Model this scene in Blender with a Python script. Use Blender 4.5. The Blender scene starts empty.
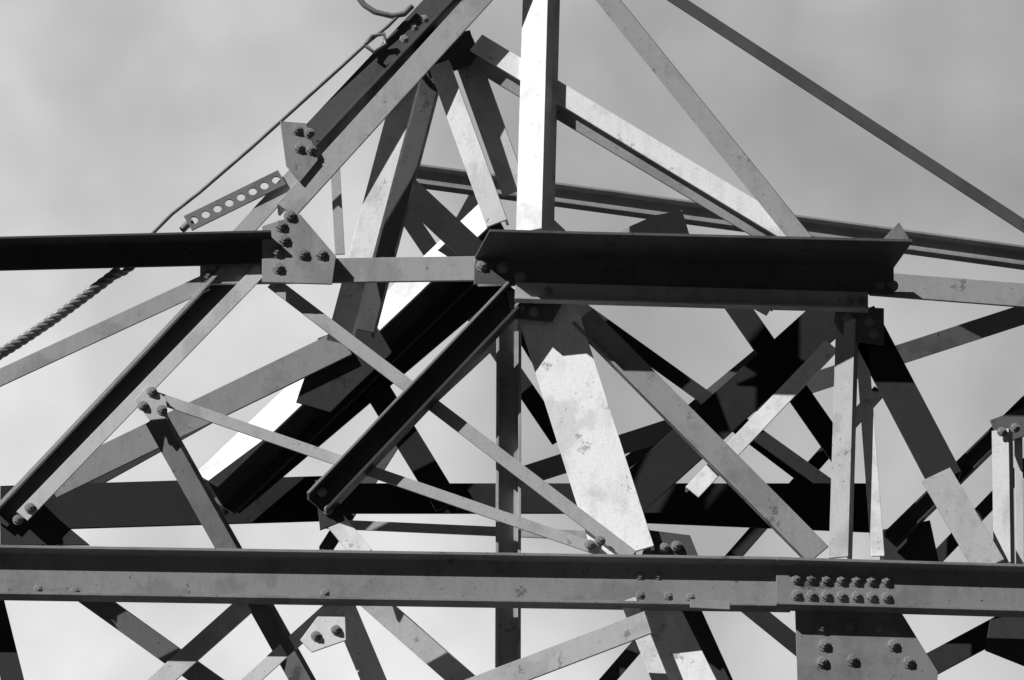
import bpy, bmesh, math, random
from mathutils import Vector, Matrix
random.seed(7)
sc=bpy.context.scene
sc.view_settings.view_transform='Standard'
# ---------------- camera ----------------
F=190.0; TILT=math.radians(25)
C=Vector((0,-25,1.6))
cd=bpy.data.cameras.new("camera"); cam=bpy.data.objects.new("camera",cd); sc.collection.objects.link(cam)
cam.location=C; cam.rotation_euler=(math.pi/2+TILT,0,0); cd.lens=F; cd.sensor_width=36; cd.clip_end=5000; cd.clip_start=0.5
sc.camera=cam
fw=Vector((0,math.cos(TILT),math.sin(TILT))); up=Vector((0,-math.sin(TILT),math.cos(TILT))); rt=Vector((1,0,0))
K=36/F/1024
def at(u,v,Y):
    d=fw+rt*((u-512)*K)+up*((340-v)*K)
    return C+d*((Y-C.y)/d.y)
def mpp(Y): return (Y-C.y)/math.cos(TILT)*K
# ---------------- materials ----------------
def paint(name,rough=0.55):
    m=bpy.data.materials.new(name); m.use_nodes=True; nt=m.node_tree; N=nt.nodes; L=nt.links
    b=N['Principled BSDF']; b.inputs['Specular IOR Level'].default_value=0.22
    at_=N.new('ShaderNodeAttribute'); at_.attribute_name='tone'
    tc=N.new('ShaderNodeTexCoord')
    def noise(src,scale,det,rg,vec=None):
        n=N.new('ShaderNodeTexNoise'); n.inputs['Scale'].default_value=scale; n.inputs['Detail'].default_value=det; n.inputs['Roughness'].default_value=rg
        if vec:
            mp=N.new('ShaderNodeMapping'); mp.inputs['Scale'].default_value=vec; L.new(src,mp.inputs[0]); L.new(mp.outputs[0],n.inputs[0])
        else: L.new(src,n.inputs[0])
        return n.outputs[0]
    def rng(s,a,b_,c,d,smooth=False):
        r=N.new('ShaderNodeMapRange'); r.inputs[1].default_value=a; r.inputs[2].default_value=b_; r.inputs[3].default_value=c; r.inputs[4].default_value=d
        if smooth: r.interpolation_type='SMOOTHSTEP'
        L.new(s,r.inputs[0]); return r.outputs[0]
    def mul(a,b_):
        x=N.new('ShaderNodeMath'); x.operation='MULTIPLY'; L.new(a,x.inputs[0]); L.new(b_,x.inputs[1]); return x.outputs[0]
    fine=noise(tc.outputs['Object'],90,6,.8)
    chips=noise(tc.outputs['Object'],38,7,.7)
    patch=noise(tc.outputs['Object'],5,11,.74)
    dirt=noise(tc.outputs['Object'],2.6,7,.6)
    runs=noise(tc.outputs['Object'],1,6,.6,(20,20,5))
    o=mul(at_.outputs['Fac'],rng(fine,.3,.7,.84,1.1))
    o=mul(o,rng(chips,.645,.665,1,.3))
    o=mul(o,rng(patch,.62,.64,1,.55))
    o=mul(o,rng(dirt,.5,.6,1.05,.84,True))
    o=mul(o,rng(runs,.45,.75,1.02,.88,True))
    L.new(o,b.inputs['Base Color'])
    L.new(rng(patch,.5,.64,rough,.8),b.inputs['Roughness'])
    bp=N.new('ShaderNodeBump'); bp.inputs['Strength'].default_value=.35; bp.inputs['Distance'].default_value=.002; L.new(chips,bp.inputs['Height']); L.new(bp.outputs[0],b.inputs['Normal'])
    return m
STEEL=paint("weathered_painted_steel")
root=bpy.data.objects.new("steel_lattice_tower",None); sc.collection.objects.link(root)
def fixn(o):
    bm=bmesh.new(); bm.from_mesh(o.data); bmesh.ops.recalc_face_normals(bm,faces=bm.faces); bm.to_mesh(o.data); bm.free()
def mkobj(name,verts,faces,tone,parent=root,mat=STEEL,bev=0.002):
    me=bpy.data.meshes.new(name); me.from_pydata([tuple(v) for v in verts],[],faces); me.update()
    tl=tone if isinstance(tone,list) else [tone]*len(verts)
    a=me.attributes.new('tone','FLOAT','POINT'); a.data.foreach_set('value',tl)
    me.materials.append(mat)
    o=bpy.data.objects.new(name,me); sc.collection.objects.link(o)
    if parent: o.parent=parent
    if bev:
        bm=o.modifiers.new('b','BEVEL'); bm.width=bev; bm.segments=2; bm.limit_method='ANGLE'
    return o
def profile(kind,w,w2,t):
    if kind=='L': return [(0,0),(w,0),(w,t),(t,t),(t,w2),(0,w2)]
    if kind=='C': return [(-w/2,0),(w/2,0),(w/2,w2),(w/2-t,w2),(w/2-t,t),(-w/2+t,t),(-w/2+t,w2),(-w/2,w2)]
    if kind=='F': return [(-w/2,0),(w/2,0),(w/2,t),(-w/2,t)]
    if kind=='I':
        h=w/2; f=w2/2
        return [(-h,-f),(-h+t,-f),(-h+t,-t/2),(h-t,-t/2),(h-t,-f),(h,-f),(h,f),(h-t,f),(h-t,t/2),(-h+t,t/2),(-h+t,f),(-h,f)]
def member(name,kind,p0,p1,w,alpha,tone,w2=None,t=None,nrm=Vector((0,-1,0)),cut=0,cuty=0,tone2=None):
    if w2 is None: w2=w
    if t is None: t=max(.009,min(.016,w*.12))
    a=(p1-p0).normalized()
    n=(nrm-a*nrm.dot(a)).normalized(); s=n.cross(a)
    pr=profile(kind,w,w2,t)
    tn=[tone2 if (tone2 is not None and x>=w/2-1e-6) else tone for x,y in pr]  # second tone paints sunlight onto the outer flange
    al=math.radians(alpha); ca,sa=math.cos(al),math.sin(al)
    pr=[(x*ca-y*sa,x*sa+y*ca) for x,y in pr]
    ms=(min(p[0] for p in pr)+max(p[0] for p in pr))/2
    pr=[(x-ms,y) for x,y in pr]
    k=len(pr); V=[]
    for P in (p0,p1):
        for x,y in pr: V.append(P+s*x+n*y+a*(cut*x+cuty*y))
    Fc=[(i,(i+1)%k,k+(i+1)%k,k+i) for i in range(k)]
    Fc+=[tuple(range(k)),tuple(reversed(range(k,2*k)))]
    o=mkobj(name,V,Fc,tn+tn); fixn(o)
    return o
def outside(u,v): return v>675 or v<-5 or u<-20 or u>1044
def M(name,kind,u0,v0,u1,v1,w,Y0,Y1,alpha,tone,w2=None,**k):
    s=mpp((Y0+Y1)/2); p0=at(u0,v0,Y0); p1=at(u1,v1,Y1); a=(p1-p0).normalized()
    if outside(u0,v0): p0=p0-a*.9
    if outside(u1,v1): p1=p1+a*.9
    return member(name,kind,p0,p1,w*s,alpha,tone,None if w2 is None else w2*s,**k)
def plate(name,pts,Y,tone,t=.012):
    f=[at(u,v,Y) for u,v in pts]; b=[p+Vector((0,t,0)) for p in f]; k=len(f)
    Fc=[tuple(range(k)),tuple(reversed(range(k,2*k)))]+[(i,k+i,k+(i+1)%k,(i+1)%k) for i in range(k)]
    o=mkobj(name,f+b,Fc,tone); fixn(o)
    return o
BV=[];BF=[]
def bolt(u,v,Y,r=4.6,h=.018):
    c=at(u,v,Y); s=mpp(Y)*r; a0=random.random()*6
    def ring(rr,y,k,ph): return [c+Vector((rr*math.cos(ph+i*2*math.pi/k),y,rr*math.sin(ph+i*2*math.pi/k))) for i in range(k)]
    for rings in ([ring(s*1.3,.001,14,0),ring(s*1.3,-.004,14,0)],[ring(s,-.003,6,a0),ring(s,-h*.85,6,a0),ring(s*.8,-h,6,a0)],[ring(s*.45,-h+.002,10,0),ring(s*.42,-h*1.35,10,0)]):
        b=len(BV); k=len(rings[0])
        for r_ in rings: BV.extend(r_)
        for j in range(len(rings)-1):
            for i in range(k): BF.append((b+j*k+i,b+j*k+(i+1)%k,b+(j+1)*k+(i+1)%k,b+(j+1)*k+i))
        BF.append(tuple(b+(len(rings)-1)*k+i for i in range(k)))
def bolts(l,Y,r=4.6):
    for u,v in l: bolt(u,v,Y,r)
# ===== lower main girder =====
M('lower_girder','C',-60,575,790,588,52,0,0,0,.25,w2=17)
M('lower_girder_east','C',776,587,1090,596,50,-.02,-.02,0,.22,w2=17)
plate('splice_plate',[(786,571),(893,574),(897,604),(786,601)],-.035,.24)
for r_,vv in ((0,579),(1,595)):
    for i in range(7): bolt(796+i*15,vv+i*.4,-.036,4.6)
plate('hanger_gusset',[(795,606),(900,610),(938,672),(930,760),(800,760)],-.01,.22)
bolts(((822,628),(824,645),(822,662),(880,628),(893,645),(908,662),(850,626),(852,660)),-.011,5)
bolts(((640,577),(658,577),(640,596),(668,597),(690,598),(38,590),(75,592),(325,594),(985,590),(1008,592),(965,602)),-.003,4.6)
M('girder_batten','F',690,604,730,606,9,-.12,-.12,0,.3)
# ===== upper beam =====
M('upper_beam_west','L',-60,260,272,252,22,-.02,-.02,90,.06,w2=28)
M('upper_beam_tie','L',200,272,478,268,27,.02,.02,180,.36,w2=20)
M('upper_beam_shelf','L',474,271,893,281,64,-.03,-.03,90,.10,w2=32,cuty=.24)  # dark tone paints in the shade under the flange
plate('shelf_lit_web',[(474,258),(508,259),(534,284),(478,286)],-.045,.4)  # lighter plate added to stand for the lit left end of the web
M('upper_beam_lower_angle','L',515,293,868,303,22,-.06,-.06,0,.4,w2=10)
M('upper_beam_east','L',870,283,1090,300,26,.05,.05,180,.32,w2=20)
plate('beam_node_gusset',[(262,226),(300,214),(336,256),(332,284),(262,282)],-.05,.3)
bolts(((281,226),(277,252),(278,268),(303,254),(321,254),(290,216),(284,240)),-.051,5)
bolts(((208,276),(212,268),(240,262),(258,240),(238,254)),.018,4.8)
bolts(((482,266),(503,268),(520,277)),-.046,5)
bolts(((880,286),(892,286)),-.032,5)
bolts(((548,292),(862,302),(850,302)),-.062,4.6)
plate('beam_node_gusset_b',[(506,290),(534,288),(562,304),(552,322),(512,318)],-.0,.12)
plate('beam_node_gusset_c',[(836,306),(884,308),(884,345),(846,340),(834,322)],.04,.14)
bolts(((848,318),(870,322),(874,334)),.039,4.4)
bolts(((520,306),(534,312)),-.002,4.4)
# ===== legs & front bracing =====
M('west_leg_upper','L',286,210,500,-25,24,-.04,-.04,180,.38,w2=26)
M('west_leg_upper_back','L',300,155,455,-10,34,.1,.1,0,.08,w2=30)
bolts(((414,28),(404,40),(424,20)),.098,5)
M('west_leg_lower','L',22,516,262,268,15,.0,.0,180,.55,w2=14)
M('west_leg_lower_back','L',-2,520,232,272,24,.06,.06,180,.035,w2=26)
M('leg_edge_angle','L',-4,508,222,268,4,.0,.0,180,.35,w2=12)
M('leg_head_plate_strap','L',240,235,300,170,18,.0,.0,180,.4,w2=10)
plate('leg_splice_plate',[(280,121),(306,123),(318,160),(300,182),(286,165)],-.06,.26)
bolts(((297,130),(309,133),(299,148),(311,150)),-.061,4.4)
M('west_outrigger','L',-60,405,206,282,18,.02,.02,180,.34,w2=14)
M('brace_a','L',272,282,632,556,14,.05,.05,180,.42,w2=12)
M('brace_b','L',150,395,600,550,12,.03,.03,180,.45,w2=12)
plate('brace_gusset',[(135,400),(148,385),(166,398),(168,418),(150,420)],-.01,.5)
bolts(((152,392),(143,406),(162,410)),-.012,4.2)
bolts(((600,541),(590,545)),.018,4.2)
M('brace_c','L',156,415,310,690,20,.08,.08,205,.14,w2=16)
M('post_centre','C',509,300,508,668,25,.2,.2,0,.36,w2=14)
M('brace_d','C',318,508,520,295,28,.04,.04,0,.06,w2=18,tone2=.4)  # lit upper edge painted as a lighter flange
M('leg_centre','L',547,305,626,553,60,.06,.06,185,.9,w2=30)
M('leg_centre_lower','L',650,600,700,700,50,.06,.06,185,.9,w2=30)
M('leg_centre_gusset','F',628,600,672,710,16,-.02,-.02,0,.8)
M('brace_e','L',582,318,818,556,28,.1,.1,0,.3,w2=9)
M('post_east','L',848,318,841,556,20,.02,.02,200,.42,w2=14)
M('post_east_b','L',862,345,878,556,13,.1,.1,180,.9,w2=14)
M('leg_east','L',858,312,945,478,36,.1,.1,180,.03,w2=20)
M('leg_east_foot','L',936,474,990,566,32,.06,.06,180,.5,w2=20)
M('brace_f','L',692,492,832,345,17,.15,.15,180,.9,w2=12)
# ===== upper pyramid =====
M('king_post','L',542,-30,535,228,29,-.0,-.0,206,.85,w2=29)
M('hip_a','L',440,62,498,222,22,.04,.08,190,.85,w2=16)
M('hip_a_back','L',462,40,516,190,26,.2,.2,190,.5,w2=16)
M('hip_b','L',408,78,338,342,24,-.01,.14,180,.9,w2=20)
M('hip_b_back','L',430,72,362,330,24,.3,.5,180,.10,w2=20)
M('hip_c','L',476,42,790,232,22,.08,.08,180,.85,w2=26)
M('hip_c_shade_side','L',474,60,772,238,18,.12,.12,180,.3,w2=20)  # darker angle added as hip_c's lower face, its shade put into the tone
M('hip_d','L',600,-15,806,240,20,.05,.03,200,.3,w2=14)
M('hip_e','L',655,-15,1080,262,13,.0,.0,180,.08,w2=10)
M('rear_ring','C',400,176,1080,268,22,1.6,1.6,0,.28,w2=12)
M('short_post','F',335,165,340,255,10,.3,.3,0,.4)
plate('gable_plate',[(882,240),(899,222),(912,243)],.15,.2)
plate('gable_plate_b',[(612,234),(655,215),(682,210),(690,236)],.5,.4)
plate('apex_gusset',[(415,40),(470,30),(480,62),(430,78)],.15,.1)
# ===== rear structure =====
M('rear_beam_a','I',215,494,500,222,44,1.2,1.2,60,.05,w2=36,tone2=.8)  # shaded web painted near black, sunlit flange painted bright
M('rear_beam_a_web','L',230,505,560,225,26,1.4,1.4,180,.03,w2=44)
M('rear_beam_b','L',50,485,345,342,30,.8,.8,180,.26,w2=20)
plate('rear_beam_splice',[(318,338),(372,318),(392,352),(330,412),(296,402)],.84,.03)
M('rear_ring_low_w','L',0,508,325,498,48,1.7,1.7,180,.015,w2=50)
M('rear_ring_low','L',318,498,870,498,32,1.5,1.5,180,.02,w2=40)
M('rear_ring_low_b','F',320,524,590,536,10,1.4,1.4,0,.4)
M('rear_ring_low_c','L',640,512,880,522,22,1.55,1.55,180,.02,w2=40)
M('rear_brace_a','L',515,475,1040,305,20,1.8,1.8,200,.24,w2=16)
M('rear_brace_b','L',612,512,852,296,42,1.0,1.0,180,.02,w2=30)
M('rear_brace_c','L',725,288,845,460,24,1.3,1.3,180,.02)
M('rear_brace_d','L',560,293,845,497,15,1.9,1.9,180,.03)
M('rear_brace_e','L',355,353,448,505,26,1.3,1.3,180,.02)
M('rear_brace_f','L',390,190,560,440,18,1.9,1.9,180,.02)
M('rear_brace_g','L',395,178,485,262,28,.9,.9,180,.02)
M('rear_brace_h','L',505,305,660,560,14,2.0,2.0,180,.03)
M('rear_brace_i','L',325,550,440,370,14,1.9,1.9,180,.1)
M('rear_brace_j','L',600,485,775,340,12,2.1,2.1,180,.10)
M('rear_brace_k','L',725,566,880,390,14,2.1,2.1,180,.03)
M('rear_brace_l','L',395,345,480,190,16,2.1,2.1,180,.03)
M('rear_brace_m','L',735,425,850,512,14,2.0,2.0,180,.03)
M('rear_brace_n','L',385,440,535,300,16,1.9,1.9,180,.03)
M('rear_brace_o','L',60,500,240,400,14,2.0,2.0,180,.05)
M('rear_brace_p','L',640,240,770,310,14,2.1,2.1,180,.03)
M('east_brace','C',890,542,1060,375,18,.3,.3,0,.06,w2=10)
M('east_brace_b','L',925,570,1060,430,14,.5,.5,180,.04,w2=10)
M('east_post','L',1003,428,1005,562,18,.1,.1,205,.5,w2=12)
M('east_post_b','F',1018,420,1020,565,8,.3,.3,0,.6)
plate('east_gusset',[(990,420),(1030,405),(1040,430),(1000,445)],.2,.12)
bolts(((1002,432),(1015,428)),.09,4)
plate('foot_gusset_a',[(0,500),(35,495),(60,520),(90,545),(0,545)],.09,.03)
bolts(((18,520),(30,508)),-.003,4.2)
plate('foot_gusset_b',[(650,530),(690,535),(700,560),(640,560)],.12,.08)
bolts(((676,546),(664,548)),.11,4.2)
plate('foot_gusset_c',[(880,530),(930,520),(940,566),(880,566)],.35,.04)
plate('foot_gusset_d',[(315,480),(332,478),(345,520),(320,530)],.02,.05)
bolts(((322,492),(328,510)),.01,4)
M('sill_flat','F',330,515,364,556,20,.3,.3,0,.85)
# ===== below girder =====
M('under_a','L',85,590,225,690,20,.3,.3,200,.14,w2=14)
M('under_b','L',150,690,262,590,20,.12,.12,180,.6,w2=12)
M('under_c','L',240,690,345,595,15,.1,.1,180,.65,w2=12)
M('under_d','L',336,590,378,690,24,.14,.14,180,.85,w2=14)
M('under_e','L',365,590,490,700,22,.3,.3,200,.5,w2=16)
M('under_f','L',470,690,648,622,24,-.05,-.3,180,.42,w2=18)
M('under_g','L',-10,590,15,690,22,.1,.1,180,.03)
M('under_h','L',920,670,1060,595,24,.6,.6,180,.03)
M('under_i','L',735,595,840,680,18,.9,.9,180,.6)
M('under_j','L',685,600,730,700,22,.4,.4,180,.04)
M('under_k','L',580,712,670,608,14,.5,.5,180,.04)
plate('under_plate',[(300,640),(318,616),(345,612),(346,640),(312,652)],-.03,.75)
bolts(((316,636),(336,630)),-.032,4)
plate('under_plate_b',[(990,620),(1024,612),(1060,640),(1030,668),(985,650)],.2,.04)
mkobj('bolts',BV,BF,.24,bev=0)
# ===== tower below, down to the footings =====
for nm,u,x,y,by in (('leg_base_sw',-70,-3.6,0,-.9),('leg_base_se',1095,3.6,0,-.9),('leg_base_nw',-90,-3.6,2,2.9),('leg_base_ne',1115,3.6,2,2.9)):
    member(nm,'L',Vector((x,by,-.2)),at(u,600,y),.2,180,.4)
member('base_strut','L',Vector((-3.4,-.6,5)),Vector((3.4,-.6,5)),.14,180,.4)
member('base_diag','L',Vector((-3.4,-.5,5)),Vector((3.5,-.8,.5)),.12,180,.4)
member('base_diag_b','L',Vector((3.4,-.52,5)),Vector((-3.5,-.82,.5)),.12,180,.4)
# ===== perforated link =====
p0=at(188,223,-.02); p1=at(282,177,-.02); a=(p1-p0).normalized(); s=Vector((0,-1,0)).cross(a)
LN=(p1-p0).length; W=mpp(0)*18; nh=8; cell=LN/nh; V=[];Fc=[]
for i in range(nh):
    c=p0+a*(cell*(i+.5)); b=len(V); k=16; hr=W*.24
    for j in range(k):
        th=2*math.pi*j/k; x,y=math.cos(th),math.sin(th)
        m_=max(abs(x),abs(y))
        V.append(c+a*(x/m_*cell/2)+s*(y/m_*W/2))
    for j in range(k):
        th=2*math.pi*j/k; V.append(c+a*math.cos(th)*hr+s*math.sin(th)*hr)
    for j in range(k): Fc.append((b+j,b+(j+1)%k,b+k+(j+1)%k,b+k+j))
o=mkobj('perforated_link',V,Fc,.18,bev=0)
sm=o.modifiers.new('s','SOLIDIFY'); sm.thickness=.012
# ===== cable =====
cu=bpy.data.curves.new('steel_cable','CURVE'); cu.dimensions='3D'; cu.bevel_depth=.012; cu.bevel_resolution=3
def spl(pts,r):
    s=cu.splines.new('POLY'); s.points.add(len(pts)-1)
    for i,p in enumerate(pts): s.points[i].co=(*p,1); s.points[i].radius=r
spl([at(u,v,.05) for u,v in ((148,238),(172,214),(200,192),(250,149),(300,104),(340,68),(366,44),(388,26),(402,12))],.8)
spl([at(u,v,.03) for u,v in ((182,230),(186,226),(192,221))],1.6)
def strand(a,b,ph,n=60,turn=9,R=.016):
    P=[]
    d=(b-a).normalized(); e=d.cross(Vector((0,1,0))).normalized(); f=d.cross(e)
    for i in range(n+1):
        t=i/n; th=ph+t*turn*2*math.pi; sag=Vector((0,0,-.05*math.sin(math.pi*t)))
        P.append(a.lerp(b,t)+sag+e*R*math.cos(th)+f*R*math.sin(th))
    return P
for k in range(4): spl(strand(at(-90,402,.0),at(120,270,.05),k*math.pi/2,90,8),1.15)
for k in range(3): spl(strand(at(112,277,.05),at(155,236,.05),k*2.1,24,2,.01),.8)
spl([at(u,v,.05) for u,v in ((358,-3),(364,5),(375,12),(392,16),(404,14),(412,6))],1.3)
spl([at(u,v,.03) for u,v in ((366,44),(372,36),(384,34),(386,44),(374,52),(366,46))],.9)
co=bpy.data.objects.new('steel_cable',cu); sc.collection.objects.link(co)
cm=bpy.data.materials.new('galvanised_wire'); cm.use_nodes=True
nb=cm.node_tree.nodes['Principled BSDF']; nn=cm.node_tree.nodes.new('ShaderNodeTexNoise'); nn.inputs['Scale'].default_value=60
nr=cm.node_tree.nodes.new('ShaderNodeMapRange'); nr.inputs[3].default_value=.05; nr.inputs[4].default_value=.35
cm.node_tree.links.new(nn.outputs[0],nr.inputs[0]); cm.node_tree.links.new(nr.outputs[0],nb.inputs['Base Color']); nb.inputs['Roughness'].default_value=.35
cu.materials.append(cm)
# ===== ground =====
me=bpy.data.meshes.new('ground'); me.from_pydata([(-2000,-2000,0),(2000,-2000,0),(2000,2000,0),(-2000,2000,0)],[],[(0,1,2,3)])
g=bpy.data.objects.new('ground',me); sc.collection.objects.link(g)
gm=bpy.data.materials.new('dry_ground'); gm.use_nodes=True; b=gm.node_tree.nodes['Principled BSDF']; b.inputs['Roughness'].default_value=.95
n=gm.node_tree.nodes.new('ShaderNodeTexNoise'); n.inputs['Scale'].default_value=3000; n.inputs['Detail'].default_value=8
r=gm.node_tree.nodes.new('ShaderNodeMapRange'); r.inputs[3].default_value=.02; r.inputs[4].default_value=.05
gm.node_tree.links.new(n.outputs[0],r.inputs[0]); gm.node_tree.links.new(r.outputs[0],b.inputs['Base Color']); me.materials.append(gm)
# ===== light =====
S=Vector((-.62,-.46,.60)).normalized()
sd=bpy.data.lights.new('sun','SUN'); sd.energy=5; sd.angle=math.radians(.5); so=bpy.data.objects.new('sun',sd); sc.collection.objects.link(so)
so.rotation_euler=S.to_track_quat('Z','Y').to_euler()
w=bpy.data.worlds.new('World'); sc.world=w; w.use_nodes=True; nt=w.node_tree; N=nt.nodes; L=nt.links
bg=N['Background']; bg.inputs[1].default_value=.15
sky=N.new('ShaderNodeTexSky'); sky.sky_type='NISHITA'; sky.sun_disc=False; sky.sun_elevation=math.asin(S.z); sky.sun_rotation=math.atan2(S.x,S.y)
bw=N.new('ShaderNodeRGBToBW'); L.new(sky.outputs[0],bw.inputs[0])
tc=N.new('ShaderNodeTexCoord')
sx=N.new('ShaderNodeSeparateXYZ'); L.new(tc.outputs['Generated'],sx.inputs[0])
def rng(s,a,b_,c,d,sm=True):
    r=N.new('ShaderNodeMapRange'); r.inputs[1].default_value=a; r.inputs[2].default_value=b_; r.inputs[3].default_value=c; r.inputs[4].default_value=d
    if sm: r.interpolation_type='SMOOTHSTEP'
    L.new(s,r.inputs[0]); return r.outputs[0]
def mul(a,b_):
    x=N.new('ShaderNodeMath'); x.operation='MULTIPLY'; L.new(a,x.inputs[0]); L.new(b_,x.inputs[1]); return x.outputs[0]
def nz(sc_,d,r_,vec=None):
    cn=N.new('ShaderNodeTexNoise'); cn.inputs['Scale'].default_value=sc_; cn.inputs['Detail'].default_value=d; cn.inputs['Roughness'].default_value=r_; L.new(tc.outputs['Generated'],cn.inputs[0]); return cn.outputs[0]
f=mul(rng(sx.outputs['Y'],.66,.88,.012,2.05),rng(nz(11,4,.45),.3,.7,.66,1.26))
f=mul(f,rng(nz(30,4,.5),.3,.7,.92,1.08))
f=mul(f,rng(sx.outputs['X'],-.12,.12,1.28,.72))
L.new(mul(bw.outputs[0],f),bg.inputs[0])
